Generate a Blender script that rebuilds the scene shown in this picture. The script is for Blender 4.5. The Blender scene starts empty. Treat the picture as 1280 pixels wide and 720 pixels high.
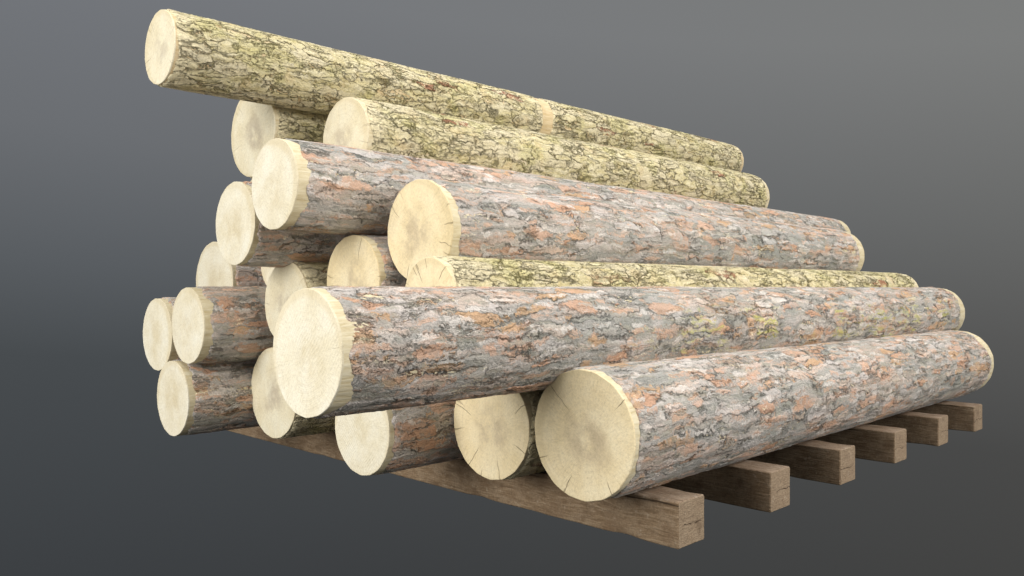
import bpy, math, random
from mathutils import noise, Vector

scn = bpy.context.scene
COL = scn.collection
R45 = math.radians(45)
S2 = math.sqrt(2)
CAM_H = 0.8338            # camera height above the underside of the beams
BEAM = 0.150

# ------------------------------------------------------------------ node helpers
class NT:
    def __init__(self, name):
        self.m = bpy.data.materials.new(name)
        self.m.use_nodes = True
        self.t = self.m.node_tree
        self.t.nodes.clear()
    def n(self, typ, **kw):
        nd = self.t.nodes.new(typ)
        ins = kw.pop('ins', {})
        for k, v in kw.items():
            setattr(nd, k, v)
        for k, v in ins.items():
            self.set(nd.inputs[k], v)
        return nd
    def set(self, sock, v):
        if isinstance(v, bpy.types.NodeSocket):
            self.t.links.new(v, sock)
        else:
            sock.default_value = v
    def math(self, op, a, b=0.0, c=0.0, clamp=False):
        nd = self.n('ShaderNodeMath', operation=op, use_clamp=clamp)
        for i, v in enumerate((a, b, c)):
            self.set(nd.inputs[i], v)
        return nd.outputs[0]
    def vmath(self, op, a, b=(0, 0, 0)):
        nd = self.n('ShaderNodeVectorMath', operation=op)
        self.set(nd.inputs[0], a)
        self.set(nd.inputs[1], b)
        return nd.outputs[0]
    def noise(self, vec, scale, detail=4, rough=.55, dist=0.0, out='Fac'):
        nd = self.n('ShaderNodeTexNoise', ins={'Vector': vec, 'Scale': scale, 'Detail': detail,
                                               'Roughness': rough, 'Distortion': dist})
        return nd.outputs[out]
    def voro(self, vec, scale, feature='F1', rnd=1.0):
        nd = self.n('ShaderNodeTexVoronoi', feature=feature, ins={'Vector': vec, 'Scale': scale, 'Randomness': rnd})
        return nd.outputs
    def ramp(self, fac, stops, interp='LINEAR'):
        nd = self.n('ShaderNodeValToRGB')
        r = nd.color_ramp
        r.interpolation = interp
        while len(r.elements) < len(stops):
            r.elements.new(0.5)
        for e, (p, c) in zip(r.elements, stops):
            e.position = p
            if not isinstance(c, (tuple, list)):
                c = (c, c, c)
            e.color = (*c[:3], 1)
        self.set(nd.inputs[0], fac)
        return nd.outputs['Color']
    def rng(self, v, a, b, c=0.0, d=1.0, smooth=True):
        nd = self.n('ShaderNodeMapRange', interpolation_type='SMOOTHSTEP' if smooth else 'LINEAR')
        for i, x in enumerate((v, a, b, c, d)):
            self.set(nd.inputs[i], x)
        return nd.outputs[0]
    def mix(self, f, a, b, blend='MIX'):
        nd = self.n('ShaderNodeMix', data_type='RGBA', blend_type=blend)
        self.set(nd.inputs[0], f)
        for i, v in ((6, a), (7, b)):
            if isinstance(v, tuple):
                v = (*v[:3], 1)
            self.set(nd.inputs[i], v)
        return nd.outputs[2]
    def sep(self, v):
        return self.n('ShaderNodeSeparateXYZ', ins={0: v}).outputs
    def comb(self, x, y, z):
        return self.n('ShaderNodeCombineXYZ', ins={0: x, 1: y, 2: z}).outputs[0]
    def coords(self):
        """object space plus a different offset for every object"""
        tc = self.n('ShaderNodeTexCoord').outputs['Object']
        rd = self.n('ShaderNodeObjectInfo').outputs['Random']
        off = self.comb(self.math('MULTIPLY', rd, 91.7), self.math('MULTIPLY', rd, 57.3), self.math('MULTIPLY', rd, 33.1))
        return tc, self.vmath('ADD', tc, off), rd
    def prop(self, name):
        return self.n('ShaderNodeAttribute', attribute_type='OBJECT', attribute_name=name).outputs['Fac']
    def finish(self, color, height=None, dist=.01, rough=.85, strength=1.0, spec=.25, relief=None):
        b = self.n('ShaderNodeBsdfPrincipled')
        self.set(b.inputs['Base Color'], color)
        self.set(b.inputs['Roughness'], rough)
        self.set(b.inputs['Specular IOR Level'], spec)
        if height is not None:
            bp = self.n('ShaderNodeBump', ins={'Strength': strength, 'Distance': dist, 'Height': height})
            self.t.links.new(bp.outputs[0], b.inputs['Normal'])
        o = self.n('ShaderNodeOutputMaterial')
        self.t.links.new(b.outputs[0], o.inputs[0])
        if relief is not None:
            mid, sc = relief
            dn = self.n('ShaderNodeDisplacement', ins={'Height': height, 'Midlevel': mid, 'Scale': sc})
            self.t.links.new(dn.outputs[0], o.inputs['Displacement'])
            self.m.displacement_method = 'BOTH'
        return self.m

# ------------------------------------------------------------------ materials
def pine_bark():
    k = NT('pine_bark')
    tc, p, rd = k.coords()
    warp = k.vmath('SUBTRACT', k.noise(p, 7, 6, .68, out='Color'), (.5, .5, .5))
    q = k.vmath('ADD', p, k.vmath('MULTIPLY', warp, (.34, .075, .075)))
    rag = k.vmath('SUBTRACT', k.noise(p, 60, 4, .7, out='Color'), (.5, .5, .5))
    q2 = k.vmath('ADD', q, k.vmath('MULTIPLY', rag, (.05, .018, .018)))
    flakes = k.vmath('MULTIPLY', q2, (.26, 1, 1))
    streak = k.vmath('MULTIPLY', q2, (.125, 1, 1))
    s1 = k.noise(streak, 40, 7, .66, .5)
    s2 = k.noise(k.vmath('ADD', streak, (7.3, 2.1, 4.4)), 33, 6, .66, .7)
    s3 = k.noise(k.vmath('ADD', streak, (1.3, 5.1, 8.4)), 15, 5, .6, .4)
    v = k.voro(flakes, 23)
    cr = k.sep(v['Color'])
    e1 = k.voro(flakes, 23, 'DISTANCE_TO_EDGE')['Distance']
    v2 = k.voro(flakes, 54)
    cr2 = k.sep(v2['Color'])
    e2 = k.voro(flakes, 54, 'DISTANCE_TO_EDGE')['Distance']
    fine = k.noise(k.vmath('MULTIPLY', p, (.55, 1, 1)), 170, 6, .74)
    # grey layered ground of the bark
    base = k.ramp(s1, [(.28, (.255, .250, .212)), (.40, (.300, .300, .278)), (.48, (.335, .335, .33)),
                       (.55, (.39, .372, .362)), (.64, (.46, .438, .437)), (.72, (.46, .375, .335))])
    tone = k.ramp(s3, [(.36, (.78, .80, .80)), (.47, (.98, .98, 1.0)), (.56, (1.08, 1.0, .97)), (.66, (1.12, .95, .88))])
    base = k.mix(1.0, base, tone, 'MULTIPLY')
    # flaked-off scales: pale lilac grey, salmon, orange, tan - in drifts, not everywhere
    scol = k.ramp(cr[0], [(0, (.48, .455, .462)), (.22, (.50, .325, .245)), (.42, (.39, .37, .36)), (.52, (.48, .275, .18)),
                          (.66, (.52, .43, .385)), (.78, (.48, .30, .17)), (.93, (.56, .53, .52))], 'CONSTANT')
    drift = k.rng(k.noise(q, 7, 4, .6), .40, .52)
    pick = k.math('MULTIPLY', k.rng(cr[1], .38, .44), k.rng(e1, .02, .10))
    pick = k.math('MULTIPLY', pick, drift)
    c = k.mix(k.math('MULTIPLY', pick, .75), base, scol)
    # salmon and orange inner-bark layers between the grey ones
    o = k.math('MULTIPLY', k.rng(s2, .53, .59), k.rng(s2, .70, .63))
    o = k.math('MULTIPLY', o, k.rng(k.noise(q, 9, 3), .44, .60))
    c = k.mix(k.math('MULTIPLY', o, .65), c, k.mix(k.rng(s3, .42, .58), (.53, .375, .295), (.50, .275, .175)))
    scol2 = k.ramp(cr2[0], [(0, (.60, .58, .58)), (.26, (.40, .39, .37)), (.46, (.53, .35, .26)), (.75, (.29, .285, .25))], 'CONSTANT')
    pick2 = k.math('MULTIPLY', k.rng(cr2[1], .62, .66), k.rng(e2, .03, .12))
    c = k.mix(k.math('MULTIPLY', pick2, .6), c, scol2)
    # cream resin scratches, rare
    cm = k.math('MULTIPLY', k.rng(k.noise(streak, 46, 5, .74, 1.2), .585, .625), k.rng(k.noise(p, 4.5, 3), .56, .64))
    c = k.mix(k.math('MULTIPLY', cm, .85), c, (.76, .71, .55))
    # yellow-green moss where the log has it: only in its crevices, low on the far half
    mx, my, mz = k.sep(tc)
    my = k.math('ADD', my, k.math('MULTIPLY', k.math('SUBTRACT', mz, .17), .9))
    zone = k.math('MULTIPLY', k.rng(mx, .7, 2.0), k.rng(my, .02, -.13))
    ms = k.math('MULTIPLY', k.rng(k.noise(p, 5.0, 4), .47, .60), k.rng(k.noise(streak, 40, 6, .68), .50, .60))
    ms = k.math('MULTIPLY', ms, zone)
    c = k.mix(k.math('MULTIPLY', k.math('MULTIPLY', ms, k.prop('moss')), .75), c, (.44, .44, .125))
    # dark gaps
    gap = k.math('MULTIPLY', k.rng(e1, .045, .0), k.rng(k.noise(q, 11, 4), .50, .66))
    gap2 = k.rng(k.noise(k.vmath('ADD', streak, (3.1, 9.7, 1.4)), 28, 7, .70, .8), .365, .30)
    gap3 = k.math('MULTIPLY', k.rng(k.math('ABSOLUTE', k.math('SUBTRACT', s1, .45)), .012, .0), k.rng(k.noise(q, 8, 3), .46, .60))
    gg = k.math('MAXIMUM', k.math('MAXIMUM', k.math('MULTIPLY', gap, .8), gap2), k.math('MULTIPLY', gap3, .8))
    c = k.mix(k.math('MULTIPLY', gg, .48), c, (.105, .085, .06))
    c = k.mix(1.0, c, k.ramp(fine, [(.25, .68), (.5, 1.02), (.75, 1.26)]), 'MULTIPLY')
    c = k.mix(1.0, c, k.ramp(k.noise(p, 2.3, 3), [(.3, (1.22, 1.215, 1.13)), (.7, (1.42, 1.34, 1.22))]), 'MULTIPLY')
    h = k.math('ADD', k.math('MULTIPLY', s1, 1.1), k.math('MULTIPLY', k.math('MULTIPLY', pick, cr[2]), .3))
    h = k.math('ADD', h, k.math('MULTIPLY', fine, .22))
    h = k.math('SUBTRACT', h, k.math('MULTIPLY', gg, .5))
    return k.finish(c, h, .006, .8, relief=(.68, .009))

def oak_bark():
    k = NT('ridged_yellow_bark')
    tc, p, rd = k.coords()
    warp = k.vmath('SUBTRACT', k.noise(p, 9, 6, .68, out='Color'), (.5, .5, .5))
    q = k.vmath('ADD', p, k.vmath('MULTIPLY', warp, (.26, .075, .075)))
    rag = k.vmath('SUBTRACT', k.noise(p, 75, 4, .7, out='Color'), (.5, .5, .5))
    q = k.vmath('ADD', q, k.vmath('MULTIPLY', rag, (.030, .014, .014)))
    f = k.vmath('MULTIPLY', q, (.26, 1, 1))
    e1 = k.voro(f, 24, 'DISTANCE_TO_EDGE')['Distance']
    e2 = k.voro(k.vmath('MULTIPLY', q, (.28, 1, 1)), 56, 'DISTANCE_TO_EDGE')['Distance']
    cell = k.sep(k.voro(f, 24)['Color'])
    wide = k.noise(q, 7, 4, .6)
    st = k.noise(k.vmath('MULTIPLY', q, (.20, 1, 1)), 60, 7, .72, .4)
    fine = k.noise(k.vmath('MULTIPLY', p, (.6, 1, 1)), 150, 6, .75)
    furrow = k.math('MULTIPLY', k.rng(e1, k.rng(wide, .42, .75, .022, .095), .0), k.rng(wide, .36, .58))
    crack = k.math('MULTIPLY', k.rng(e2, .045, .0), k.rng(k.noise(q, 12, 4), .42, .62))
    long_ = k.rng(k.noise(k.vmath('MULTIPLY', q, (.13, 1, 1)), 26, 6, .64, .5), .385, .32)
    dark = k.math('MAXIMUM', k.math('MAXIMUM', furrow, k.math('MULTIPLY', crack, .65)), k.math('MULTIPLY', long_, .9))
    c = k.ramp(st, [(.27, (.40, .345, .17)), (.37, (.55, .49, .285)), (.48, (.655, .60, .40)), (.62, (.77, .73, .57))])
    c = k.mix(k.math('MULTIPLY', k.rng(cell[0], .6, .7), .4), c, (.70, .65, .55))
    c = k.mix(k.math('MULTIPLY', k.rng(k.noise(p, 6, 4), .50, .66), .40), c, (.62, .60, .27))
    c = k.mix(k.math('MULTIPLY', k.rng(k.noise(p, 9, 4), .56, .68), .35), c, (.66, .52, .29))
    red = k.math('MULTIPLY', k.rng(cell[1], .972, .98), k.rng(k.noise(q, 34, 5, .7), .46, .53))
    c = k.mix(k.math('MULTIPLY', red, .85), c, (.30, .115, .075))
    c = k.mix(k.math('MULTIPLY', dark, .60), c, k.mix(k.rng(k.noise(p, 12, 3), .40, .60), (.165, .120, .062), (.30, .265, .085)))
    # bark rubbed pale beside the sawn ends and the bare ring
    x, y, z = k.sep(tc)
    d = k.math('MINIMUM', k.math('MINIMUM', x, k.math('SUBTRACT', k.prop('length'), x)), k.math('ABSOLUTE', k.math('SUBTRACT', x, k.prop('ring'))))
    d = k.math('ADD', d, k.math('MULTIPLY', k.math('SUBTRACT', k.noise(q, 20, 4, .65), .5), .22))
    c = k.mix(k.math('MULTIPLY', k.rng(d, .12, .03), .8), c, (.79, .73, .56))
    c = k.mix(1.0, c, k.ramp(fine, [(.25, .64), (.5, 1.02), (.75, 1.28)]), 'MULTIPLY')
    c = k.mix(1.0, c, (1.05, 1.0, .875), 'MULTIPLY')
    h = k.math('ADD', k.math('MULTIPLY', st, 1.0), k.math('MULTIPLY', fine, .28))
    h = k.math('SUBTRACT', h, k.math('MULTIPLY', dark, .95))
    return k.finish(c, h, .006, .85, relief=(.50, .007))

def sapwood(name='bare_sapwood', tone=(1, 1, 1)):
    """bare wood along the rim and under the bark"""
    k = NT(name)
    tc, p, rd = k.coords()
    g = k.noise(k.vmath('MULTIPLY', p, (.12, 1, 1)), 90, 5, .65, .3)
    c = k.ramp(g, [(.3, (.56, .45, .25)), (.5, (.70, .61, .41)), (.7, (.78, .71, .53))])
    c = k.mix(k.math('MULTIPLY', k.rng(k.noise(p, 18, 4), .5, .68), .35), c, (.56, .44, .24))
    c = k.mix(1.0, c, tone, 'MULTIPLY')
    return k.finish(c, g, .0025, .75)

def cut_wood(name, heart, cracks, saw, tint):
    k = NT(name)
    tc, p, rd = k.coords()
    x, y, z = k.sep(tc)
    w = k.vmath('SUBTRACT', k.noise(p, 5, 3, .55, out='Color'), (.5, .5, .5))
    q = k.vmath('ADD', tc, k.vmath('MULTIPLY', w, (0, .05, .05)))
    qx, qy, qz = k.sep(q)
    cx = k.math('MULTIPLY', k.math('SUBTRACT', rd, .5), .06)          # pith off centre
    qy = k.math('ADD', qy, cx)
    qz = k.math('ADD', qz, .012)
    r = k.math('SQRT', k.math('ADD', k.math('MULTIPLY', qy, qy), k.math('MULTIPLY', qz, qz)))
    ring = k.math('SINE', k.math('MULTIPLY', r, 1150))
    ring2 = k.math('SINE', k.math('ADD', k.math('MULTIPLY', r, 310), k.math('MULTIPLY', k.noise(p, 10, 2), 4)))
    rn = k.math('DIVIDE', r, k.prop('radius'))                          # 0 pith, 1 bark
    blot = k.noise(p, 9, 5, .6)
    grain = k.noise(p, 130, 4, .7)
    base = k.ramp(blot, [(.3, (.70, .615, .415)), (.5, (.765, .69, .50)), (.7, (.80, .745, .575))])
    base = k.mix(1.0, base, tint, 'MULTIPLY')
    # heartwood: darker, uneven
    hm = k.math('MULTIPLY', k.rng(k.math('ADD', rn, k.math('MULTIPLY', k.math('SUBTRACT', blot, .5), .9)), .58, .12),
                k.rng(k.noise(p, 14, 4, .6), .30, .62))
    c = k.mix(k.math('MULTIPLY', hm, .75), base, heart)
    rm = k.math('MULTIPLY', k.rng(k.noise(p, 7, 2), .40, .66), .12)
    c = k.mix(k.math('MULTIPLY', k.rng(ring, -.2, 1), rm), c, (.40, .29, .16))
    c = k.mix(k.math('MULTIPLY', k.rng(ring2, .1, 1), k.math('MULTIPLY', rm, .8)), c, (.44, .33, .19))
    # fibre speckle
    c = k.mix(1.0, c, k.ramp(grain, [(.28, .86), (.5, 1.0), (.72, 1.08)]), 'MULTIPLY')
    th0 = k.math('ARCTAN2', qz, qy)
    ray = k.noise(k.comb(k.math('SINE', th0), k.math('COSINE', th0), k.math('MULTIPLY', r, 1.2)), 34, 5, .7)
    c = k.mix(1.0, c, k.ramp(ray, [(.30, (.88, .86, .82)), (.5, (1, 1, 1)), (.72, (1.06, 1.06, 1.07))]), 'MULTIPLY')
    # saw marks: shallow parallel scores across the face
    a = k.math('ADD', k.math('MULTIPLY', qy, .80), k.math('MULTIPLY', qz, .60))
    sw = k.math('SINE', k.math('ADD', k.math('MULTIPLY', a, 620), k.math('MULTIPLY', k.noise(p, 3, 2), 9)))
    sm = k.math('MULTIPLY', k.rng(k.noise(p, 4, 2), .42, .6), saw)
    c = k.mix(k.math('MULTIPLY', k.rng(sw, .0, 1), k.math('MULTIPLY', sm, .06)), c, (.90, .87, .76))
    # radial drying cracks from the rim inwards
    th = k.math('ARCTAN2', qz, qy)
    crk = None
    for cnt, ph, r0, wd in ((6.0, .3, .45, 1.0), (11.0, 1.9, .68, 1.2), (19.0, 4.1, .84, 1.5)):
        tt = k.math('ADD', k.math('MULTIPLY', th, cnt / (2 * math.pi)), k.math('ADD', k.math('MULTIPLY', rd, 17), ph))
        tt = k.math('ADD', tt, k.math('MULTIPLY', k.math('SUBTRACT', k.noise(p, 26, 3, .6), .5), .010 * cnt))
        cell = k.math('FLOOR', tt)
        rnd = k.n('ShaderNodeTexWhiteNoise', noise_dimensions='1D', ins={'W': k.math('ADD', cell, ph)}).outputs['Value']
        fr = k.math('ABSOLUTE', k.math('SUBTRACT', k.math('FRACT', tt), k.math('ADD', .3, k.math('MULTIPLY', rnd, .4))))
        dm = k.math('MULTIPLY', fr, k.math('MULTIPLY', r, 2 * math.pi / cnt))          # metres across the crack
        line = k.rng(dm, .0016 * wd, .0003 * wd)
        i0 = k.math('ADD', r0, k.math('MULTIPLY', rnd, .18))
        on = k.math('MULTIPLY', line, k.rng(rn, i0, k.math('ADD', i0, .16)))
        on = k.math('MULTIPLY', on, k.rng(k.math('FRACT', k.math('MULTIPLY', rnd, 7.31)), .45, .75))
        crk = on if crk is None else k.math('MAXIMUM', crk, on)
    crk = k.math('MULTIPLY', crk, cracks)
    c = k.mix(k.math('MULTIPLY', crk, .5), c, (.24, .17, .09))
    # yellower, rougher outer ring under the bark
    c = k.mix(k.math('MULTIPLY', k.rng(rn, .90, 1.0), .35), c, (.62, .50, .28))
    h = k.math('ADD', k.math('MULTIPLY', grain, .5), k.math('MULTIPLY', k.math('MULTIPLY', sw, sm), .10))
    h = k.math('SUBTRACT', h, k.math('MULTIPLY', crk, 1.2))
    return k.finish(c, h, .003, .7, spec=.3)

def beam_wood(name, end):
    k = NT(name)
    tc, p, rd = k.coords()
    w = k.vmath('SUBTRACT', k.noise(p, 4, 3, out='Color'), (.5, .5, .5))
    q0 = k.vmath('ADD', tc, k.vmath('MULTIPLY', w, (0, 0, .006)))
    q = k.vmath('ADD', p, k.vmath('MULTIPLY', w, (.02, .12, .03)))
    st = (1, 1, 1) if end else (1, .075, 1)
    if end:
        st = (.22, 1, 1)
    g1 = k.noise(k.vmath('MULTIPLY', q, st), 170, 6, .70, .3)
    g2 = k.noise(k.vmath('MULTIPLY', q, st), 48, 5, .64, .4)
    blot = k.noise(p, 6.5, 5, .62)
    spot = k.noise(p, 38, 5, .65)
    c = k.ramp(g1, [(.28, (.120, .078, .045)), (.43, (.172, .115, .066)), (.54, (.225, .157, .095)), (.68, (.31, .235, .155))])
    c = k.mix(k.math('MULTIPLY', k.rng(g2, .44, .30), .4), c, (.085, .052, .030))
    c = k.mix(k.math('MULTIPLY', k.rng(k.noise(p, 16, 6, .68), .44, .62), .50), c, (.275, .205, .135))
    c = k.mix(k.math('MULTIPLY', k.rng(blot, .48, .64), .45), c, (.145, .092, .052))
    c = k.mix(k.math('MULTIPLY', k.rng(spot, .60, .72), .5), c, (.40, .33, .25))
    c = k.mix(k.math('MULTIPLY', k.rng(k.noise(p, 11, 4, .6), .60, .70), .45), c, (.10, .062, .036))
    if end:
        c = k.mix(.35, c, (.40, .31, .22))
        x, y, z = k.sep(q0)
        ln = k.math('ABSOLUTE', k.math('SUBTRACT', z, k.math('ADD', .068, k.math('MULTIPLY', k.math('SUBTRACT', k.noise(p, 14, 4), .5), .05))))
        c = k.mix(k.math('MULTIPLY', k.rng(ln, .0028, .0005), k.rng(k.noise(p, 18, 3), .42, .52)), c, (.05, .03, .018))
    else:
        x, y, z = k.sep(q0)
        sp = k.math('ABSOLUTE', k.math('SUBTRACT', z, k.math('ADD', .136, k.math('MULTIPLY', k.math('SUBTRACT', k.noise(k.vmath('MULTIPLY', p, (1, .5, 1)), 9, 4), .5), .03))))
        c = k.mix(k.math('MULTIPLY', k.rng(sp, .0045, .0), k.rng(k.noise(p, 7, 4), .46, .58)), c, (.035, .020, .010))
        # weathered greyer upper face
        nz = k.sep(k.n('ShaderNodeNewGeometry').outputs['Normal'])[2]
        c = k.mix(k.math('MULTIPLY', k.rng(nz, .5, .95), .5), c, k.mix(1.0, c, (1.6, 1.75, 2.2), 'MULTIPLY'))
    c = k.mix(1.0, c, k.ramp(k.noise(p, 120, 4, .7), [(.28, .72), (.5, 1.0), (.72, 1.22)]), 'MULTIPLY')
    c = k.mix(k.math('MULTIPLY', k.rng(k.noise(k.vmath('MULTIPLY', p, (1, .4, 1)), 13, 5, .65), .54, .68), .5), c, (.095, .060, .034))
    c = k.mix(1.0, c, (1.08, 1.07, 1.06), 'MULTIPLY')
    h = k.math('ADD', g1, k.math('MULTIPLY', g2, .7))
    return k.finish(c, h, .004, .8)

M_PINE = pine_bark()
M_OAK = oak_bark()
M_SAP = sapwood()
M_TAN = sapwood('tan_bare_ring', (.97, .88, .78))
# three sorts of saw cut seen in the pile
M_CUT = {
    'sawn': cut_wood('freshly_sawn_pine', (.66, .57, .38), .15, 1.0, (1.03, 1.05, 1.12)),
    'cracked': cut_wood('dried_cracked_pine', (.52, .42, .28), 1.0, .2, (1.10, 1.025, .90)),
    'heart': cut_wood('grey_hearted_wood', (.47, .40, .30), .45, .4, (1.0, 1.0, 1.0)),
}
M_BEAM = beam_wood('weathered_beam', False)
M_BEAM_END = beam_wood('beam_end_grain', True)

# ------------------------------------------------------------------ mesh helpers
def mesh_obj(name, verts, faces, mats, parent, smooth=True, fmat=None):
    me = bpy.data.meshes.new(name)
    me.from_pydata(verts, [], faces)
    for m in mats:
        me.materials.append(m)
    me.polygons.foreach_set('use_smooth', [smooth] * len(faces))
    if fmat:
        me.polygons.foreach_set('material_index', fmat)
    me.update()
    o = bpy.data.objects.new(name, me)
    COL.objects.link(o)
    o.parent = parent
    return o

def fbm(x, y, z, n=3):
    a, s, f = 0, 1, 1
    for _ in range(n):
        a += s * noise.noise(Vector((x * f, y * f, z * f)))
        s *= .5
        f *= 2.1
    return a

TAU = 2 * math.pi

class Log:
    """one log lying along its own +X axis, resting on z = 0, its sawn ends at x = 0 and x = length"""
    def __init__(self, spec):
        self.__dict__.update(spec)
        self.rs = random.Random(self.seed)
        self.o = self.rs.uniform(0, 100)
    def rad(self, x, th):
        t = x / self.length
        r = self.R + (self.R2 - self.R) * t
        c, s = math.cos(th), math.sin(th)
        r *= 1 + .016 * noise.noise(Vector((c * .9 + self.o, s * .9, x * .35))) \
               + .007 * noise.noise(Vector((c * 2.6 + self.o, s * 2.6, x * 1.1)))
        return r
    def facet(self, th, n):
        """the outline of a hewn, slightly faceted trunk"""
        w = TAU / n
        a = (th + self.o) % w - w / 2
        return math.cos(w / 2) / math.cos(a)
    def edge(self, th, k):
        """how far the bark has come off at a sawn end, metres"""
        c, s = math.cos(th), math.sin(th)
        o = self.o + 31 * k
        v = .5 + .75 * noise.noise(Vector((c * 1.3 + o, s * 1.3, 1.7))) + .40 * noise.noise(Vector((c * 3 + o, s * 3, 8.1))) \
            + .12 * noise.noise(Vector((c * 9 + o, s * 9, 3.3))) + .17 * noise.noise(Vector((c * 27 + o, s * 27, 5.3)))
        lo, hi = self.rim if k != 2 else self.far_rim
        return max(.002, lo + (hi - lo) * v)
    def point(self, x, th, r):
        return (x, r * math.cos(th), self.R + r * math.sin(th) + 0.0)
    def bark_mesh(self, root, f0, f1, nx):
        n = 128
        V, F = [], []
        rows = []
        for j in range(n):
            th = TAU * j / n
            a, b = f0(th), f1(th)
            rows.append((th, a, b))
        def ring(fn):
            s = len(V)
            for j in range(n):
                V.append(fn(*rows[j]))
            return s
        rings = []
        def at(t, drop):
            def fn(th, a, b):
                x = a + (b - a) * t
                r = self.rad(x, th) * (self.facet(th, 18) * .6 + .4)
                r += .0035 * fbm(x * 2.2 + self.o, math.cos(th) * 3, math.sin(th) * 3, 3) + .005 - drop
                return self.point(x, th, r)
            return fn
        rings.append(ring(at(0, .014)))
        rings.append(ring(at(0, .0035)))
        rings.append(ring(at(.0025, 0)))
        for i in range(1, nx):
            rings.append(ring(at(.0025 + .995 * i / nx, 0)))
        rings.append(ring(at(.9975, 0)))
        rings.append(ring(at(1, .0035)))
        rings.append(ring(at(1, .014)))
        for s0, s1 in zip(rings, rings[1:]):
            for j in range(n):
                j2 = (j + 1) % n
                F.append((s0 + j, s0 + j2, s1 + j2, s1 + j))
        o = mesh_obj('bark', V, F, [M_PINE if self.bark == 'pine' else M_OAK], root)
        sd = o.modifiers.new('finer_mesh', 'SUBSURF')     # enough vertices for the relief of the bark
        sd.subdivision_type = 'SIMPLE'
        sd.levels = 0
        sd.render_levels = 1
        return o
    def build(self):
        root = bpy.data.objects.new('log', None)
        root.empty_display_size = .2
        COL.objects.link(root)
        c45 = 1 / S2
        s, t, z = self.s, self.t, self.z
        root.location = ((s - t) * c45, (s + t) * c45, CAM_H + z - self.R)
        root.rotation_euler = (0, -self.pitch, R45 + self.yaw)
        root['label'] = self.label
        root['category'] = 'log'
        root['group'] = 'logs stacked on the timber beams'
        L = self.length
        gap = self.bare_ring
        parts = []
        if gap:
            g0, g1 = gap
            e = lambda k, sgn: (lambda th: (g0 if sgn < 0 else g1) + sgn * self.edge(th, k) * .5)
            parts.append(self.bark_mesh(root, lambda th: self.edge(th, 1), e(3, -1), int(g0 * 60)))
            parts.append(self.bark_mesh(root, e(4, 1), lambda th: L - self.edge(th, 2), int((L - g1) * 60)))
        else:
            parts.append(self.bark_mesh(root, lambda th: self.edge(th, 1), lambda th: L - self.edge(th, 2), int(L * 60)))
        for b in parts:
            b['moss'] = float(self.moss)
            b['length'] = float(L)
            b['ring'] = float(sum(gap) / 2) if gap else -9.0
        # wood under the bark, open tube; the sawn ends are discs of their own
        n = 96
        depth = -.001
        V, F = [], []
        xs = [.006] + [.05] + [L * i / 40 for i in range(1, 40)] + [L - .05, L - .006]
        def rr(x, th):
            return self.rad(x, th) * (self.facet(th, 18) * .6 + .4) - depth
        for x in xs:
            for j in range(n):
                th = TAU * j / n
                V.append(self.point(x, th, rr(x, th)))
        for i in range(len(xs) - 1):
            for j in range(n):
                j2 = (j + 1) % n
                F.append((i * n + j, i * n + j2, (i + 1) * n + j2, (i + 1) * n + j))
        mesh_obj('bare_wood', V, F, [M_TAN if gap else M_SAP], root)
        for x0, sg in ((0, 1), (L, -1)):
            V, F = [], []
            prof = [(1.0, .006), (.998, .0012), (.990, .0), (.9, .0), (.6, 0), (.3, 0)]
            ref = .006 if sg > 0 else L - .006
            for fr, dx in prof:
                for j in range(n):
                    th = TAU * j / n
                    V.append((sg * dx, fr * rr(ref, th) * math.cos(th), fr * rr(ref, th) * math.sin(th)))
            V.append((0, 0, 0))
            for i in range(len(prof) - 1):
                for j in range(n):
                    j2 = (j + 1) % n
                    f = (i * n + j, i * n + j2, (i + 1) * n + j2, (i + 1) * n + j)
                    F.append(f[::-1] if sg > 0 else f)
            i = len(prof) - 1
            for j in range(n):
                f = (i * n + j, i * n + (j + 1) % n, len(V) - 1)
                F.append(f[::-1] if sg > 0 else f)
            d = mesh_obj('sawn_end', V, F, [M_CUT[self.cut]], root)
            d.data.set_sharp_from_angle(angle=math.radians(25))
            d.location = (x0, 0, self.R)
            d['radius'] = self.R if sg > 0 else self.R2
        return root

# ------------------------------------------------------------------ the pile
FPX = 1033.0
def at(u, v, a, Y):
    """near end of a log: centre and half height as measured in the photograph, and its depth -> pile coordinates"""
    X, Z = (u - 640) / FPX * Y, (360 - v) / FPX * Y
    return dict(s=(X + Y) / S2, t=(Y - X) / S2, z=Z, R=a * Y / FPX)

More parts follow.
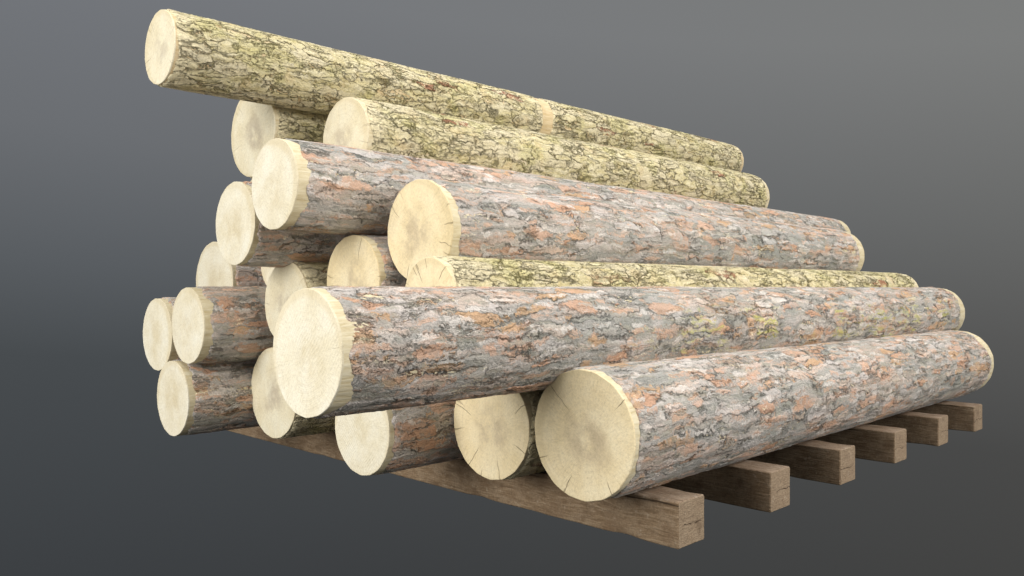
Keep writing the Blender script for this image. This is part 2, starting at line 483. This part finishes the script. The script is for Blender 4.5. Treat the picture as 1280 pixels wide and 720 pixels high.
PINE, OAK = 'pine', 'oak'
LOGS = [
    # u, v, half height, depth, length, taper, bark, cut, moss, label
    (727, 544, 82, 2.655, 3.74, .95, PINE, 'cracked', .15, 'thick grey-pink log lowest and nearest, its cracked end above the front beam'),
    (612, 531, 68.5, 2.955, 3.75, .95, OAK, 'cracked', 0, 'cracked-end log tucked between the lowest nearest log and the short-looking one, below the eye-level log'),
    (451, 535, 59, 3.019, 3.75, .95, PINE, 'sawn', 0, 'short-looking pine log poking out under the big pale end, its top cut off from view'),
    (341, 491, 56.5, 3.777, 3.8, .95, OAK, 'heart', 0, 'olive-barked bottom log half hidden behind the biggest pale sawn end'),
    (215, 498, 47, 3.818, 3.8, .95, PINE, 'sawn', 0, 'pine log at the far left of the bottom row, just over the hidden beam ends'),
    (382, 441.5, 81, 2.212, 4.94, 1.0, PINE, 'sawn', 1.0, 'long mossy pine log at eye level with the biggest pale end, jutting out furthest'),
    (536, 372, 50, 2.78, 4.22, .98, OAK, 'cracked', 0, 'slim pale yellowish log showing as a narrow strip above the mossy eye-level log'),
    (523, 288.5, 65, 3.19, 3.79, .92, PINE, 'cracked', .2, 'thick pine log with a round tan end, lying on the slim pale yellowish log'),
    (440, 352, 58, 3.392, 3.8, .95, PINE, 'cracked', 0, 'pine log with a shaded tan end, just left of the thick tan-ended log'),
    (357, 379, 53, 3.638, 3.8, .95, OAK, 'heart', 0, 'yellow-barked log with a greyish end just behind the biggest pale end'),
    (234, 407, 47.5, 3.74, 3.8, .95, PINE, 'sawn', 0, 'right-hand log of the low level pair at the left, its reddish bark showing'),
    (345, 325, 40, 3.95, 3.8, .95, PINE, 'sawn', 0, 'almost hidden log, only a white sliver of its end showing above the greyish end'),
    (196, 418, 45, 4.03, 3.8, .95, PINE, 'sawn', 0, 'leftmost log of the pile, its bark hidden behind the next log'),
    (267, 353, 51, 4.55, 3.6, .92, PINE, 'sawn', 0, 'log at the left, lower half of its end hidden behind the low level pair'),
    (342, 230, 57, 3.20, 4.99, .90, PINE, 'sawn', .1, 'long pine log with a white end, directly under the lower of the top yellow logs'),
    (293, 279, 52, 3.50, 3.8, .95, PINE, 'sawn', 0, 'pine log with shaded orange bark, right below the white-ended long pine log'),
    (325, 265, 48, 4.15, 3.6, .95, PINE, 'sawn', 0, 'log showing only a small pale corner of its end below the grey-hearted end'),
    (315, 165, 56, 4.00, 3.7, .95, OAK, 'heart', 0, 'yellow-barked log with a grey-hearted end, below the overhanging topmost log'),
    (431, 172, 50, 3.70, 3.57, 1.0, OAK, 'heart', 0, 'tan-ended yellow-barked log second from the top, running beneath the topmost log'),
    (199, 59, 46, 3.42, 4.50, .95, OAK, 'heart', 0, 'topmost yellow-green log with a bare ring of wood round its middle'),
]
for i, (u, v, a, Y, ln, tp, bk, cut, moss, label) in enumerate(LOGS):
    sp = at(u, v, a, Y)
    sp.update(length=ln, R2=sp['R'] * tp, bark=bk, cut=cut, moss=moss, label=label, seed=100 + i, yaw=0.0, pitch=0.0,
              rim=(.012, .056) if bk == PINE else (.002, .030), far_rim=(.06, .115) if bk == PINE else (.010, .06), bare_ring=None)
    if i == 19:
        sp['bare_ring'] = (2.18, 2.255)
    Log(sp).build()

# ------------------------------------------------------------------ beams
def beam(i):
    s0 = 2.235 + .605 * i
    t0, ln = 1.486, 3.45
    root = bpy.data.objects.new('timber_beam', None)
    root.empty_display_size = .15
    COL.objects.link(root)
    c45 = 1 / S2
    root.location = ((s0 - t0) * c45, (s0 + t0) * c45, 0)
    root.rotation_euler = (0, 0, R45)      # local +X along the logs, local +Y along the beam
    where = ['nearest the camera, under the cracked end of the lowest log', 'second from the front, behind the nearest one',
             'third from the front', 'fourth from the front', 'fifth from the front, last but one',
             'farthest back and smallest in view, at the right'][i]
    root['label'] = 'square brown timber beam ' + where
    root['kind'] = 'thing'
    root['category'] = 'beam'
    root['group'] = 'square timber beams under the logs'
    rs = random.Random(50 + i)
    o = rs.uniform(0, 50)
    W = H = BEAM
    W += .004
    # cross-section outline with eased corners, walked round
    b = .004
    sec = []
    def side(p, q, n):
        for k in range(n):
            t = k / n
            sec.append((p[0] + (q[0] - p[0]) * t, p[1] + (q[1] - p[1]) * t))
    pts = [(b, 0), (W - b, 0), (W, b), (W, H - b), (W - b, H), (b, H), (0, H - b), (0, b)]
    for k in range(8):
        side(pts[k], pts[(k + 1) % 8], 7 if k % 2 == 0 else 2)
    n = len(sec)
    ys = [0, .004] + [ln * k / 90 for k in range(1, 90)] + [ln - .004, ln]
    V, F = [], []
    for yi, y in enumerate(ys):
        ins = .0035 if yi in (0, len(ys) - 1) else 0
        for (x, z) in sec:
            dx = .0010 * noise.noise(Vector((x * 9 + o, y * 3.0, z * 9))) + .0010 * noise.noise(Vector((x * 40 + o, y * 9, z * 40)))
            cx, cz = W / 2 - x, H / 2 - z
            l = math.hypot(cx, cz)
            # worn arrises: chips where corner meets the sides
            cor = max(0, l / (W * .7071) - .90) * 10
            chip = max(0, noise.noise(Vector((o + (1 if cx > 0 else -1) * 5 + (1 if cz > 0 else -1) * 9, y * 7, 3.1))) - .08) * .016 * cor
            d = (dx + ins + chip) / l
            zz = z + cz * d
            if z < .003:
                zz = max(zz, 0)
            V.append((x + cx * d, y, min(zz, H)))
    for k in range(len(ys) - 1):
        for j in range(n):
            j2 = (j + 1) % n
            F.append((k * n + j, (k + 1) * n + j, (k + 1) * n + j2, k * n + j2))
    body = mesh_obj('beam_side', V, F, [M_BEAM], root, smooth=True)
    body.data.set_sharp_from_angle(angle=math.radians(32))
    for y, base, sg in ((0, 0, 1), (ln, (len(ys) - 1) * n, -1)):
        vv = [V[base + j] for j in range(n)]
        f = tuple(range(n))
        mesh_obj('beam_end', [(p[0], p[1] - y, p[2]) for p in vv], [f if sg > 0 else f[::-1]], [M_BEAM_END], root, smooth=False).location = (0, y, 0)
for i in range(6):
    beam(i)

# ------------------------------------------------------------------ backdrop light (soft grey studio surround)
w = bpy.data.worlds.new('World')
scn.world = w
w.use_nodes = True
nt = w.node_tree
nt.nodes.clear()
tc = nt.nodes.new('ShaderNodeTexCoord')
sp = nt.nodes.new('ShaderNodeSeparateXYZ')
nt.links.new(tc.outputs['Generated'], sp.inputs[0])
def wm(op, a, b):
    nd = nt.nodes.new('ShaderNodeMath')
    nd.operation = op
    for i, v in enumerate((a, b)):
        if isinstance(v, bpy.types.NodeSocket):
            nt.links.new(v, nd.inputs[i])
        else:
            nd.inputs[i].default_value = v
    return nd.outputs[0]
# elevation, a little higher towards the right
f = wm('ADD', wm('MULTIPLY', sp.outputs[2], 1.0), wm('MULTIPLY', sp.outputs[0], .10))
f = wm('ADD', wm('MULTIPLY', f, 1.0), .5)
def wramp(stops):
    r = nt.nodes.new('ShaderNodeValToRGB')
    while len(r.color_ramp.elements) < len(stops):
        r.color_ramp.elements.new(.5)
    for e, (p, c) in zip(r.color_ramp.elements, stops):
        e.position = p
        e.color = (*c, 1)
    nt.links.new(f, r.inputs[0])
    return r.outputs[0]
def lin(*c):
    return tuple(((x / 255 + .055) / 1.055) ** 2.4 if x > 10 else x / 255 / 12.92 for x in c)
left = wramp([(.15, lin(60, 63, 66)), (.38, lin(72, 76, 79)), (.48, lin(89, 93, 97)), (.62, lin(107, 110, 114)), (.80, lin(117, 120, 125))])
right = wramp([(.15, lin(62, 62, 61)), (.38, lin(73, 73, 72)), (.50, lin(88, 88, 87)), (.62, lin(104, 105, 104)), (.80, lin(124, 125, 124))])
mx = nt.nodes.new('ShaderNodeMix')
mx.data_type = 'RGBA'
nt.links.new(wm('ADD', wm('MULTIPLY', sp.outputs[0], 1.0), .45), mx.inputs[0])
nt.links.new(left, mx.inputs[6])
nt.links.new(right, mx.inputs[7])
bg = nt.nodes.new('ShaderNodeBackground')
nt.links.new(mx.outputs[2], bg.inputs[0])
bg.inputs[1].default_value = 1.0
out = nt.nodes.new('ShaderNodeOutputWorld')
nt.links.new(bg.outputs[0], out.inputs[0])

# ------------------------------------------------------------------ studio lamps
def area(name, loc, target, size, power, col):
    l = bpy.data.lights.new(name, 'AREA')
    l.shape = 'RECTANGLE'
    l.size, l.size_y = size
    l.energy = power
    l.color = col
    o = bpy.data.objects.new(name, l)
    COL.objects.link(o)
    o.location = loc
    o.rotation_euler = (Vector(target) - Vector(loc)).to_track_quat('-Z', 'Y').to_euler()
    return o
PILE = (0.3, 4.2, .8)
area('softbox_overhead', (.5, 3.6, 6.0), PILE, (7, 7), 370, (1.0, .98, .95))
area('softbox_key', (-5.5, -1.6, 2.3), PILE, (4, 4), 570, (1.0, .98, .94))
area('softbox_fill', (6.0, -.5, 3.4), PILE, (4, 4), 500, (1.0, .98, .95))

# ------------------------------------------------------------------ camera
cam = bpy.data.cameras.new('camera')
cam.sensor_width = 36
cam.lens = 36 * FPX / 1280
cam.clip_end = 200
co = bpy.data.objects.new('camera', cam)
COL.objects.link(co)
co.location = (0, 0, CAM_H)
co.rotation_euler = (math.radians(90), 0, 0)
scn.camera = co
scn.view_settings.view_transform = 'Standard'
scn.view_settings.look = 'None'
scn.view_settings.exposure = 0
scn.view_settings.gamma = 1
scn.render.engine = 'CYCLES'
scn.cycles.use_denoising = True
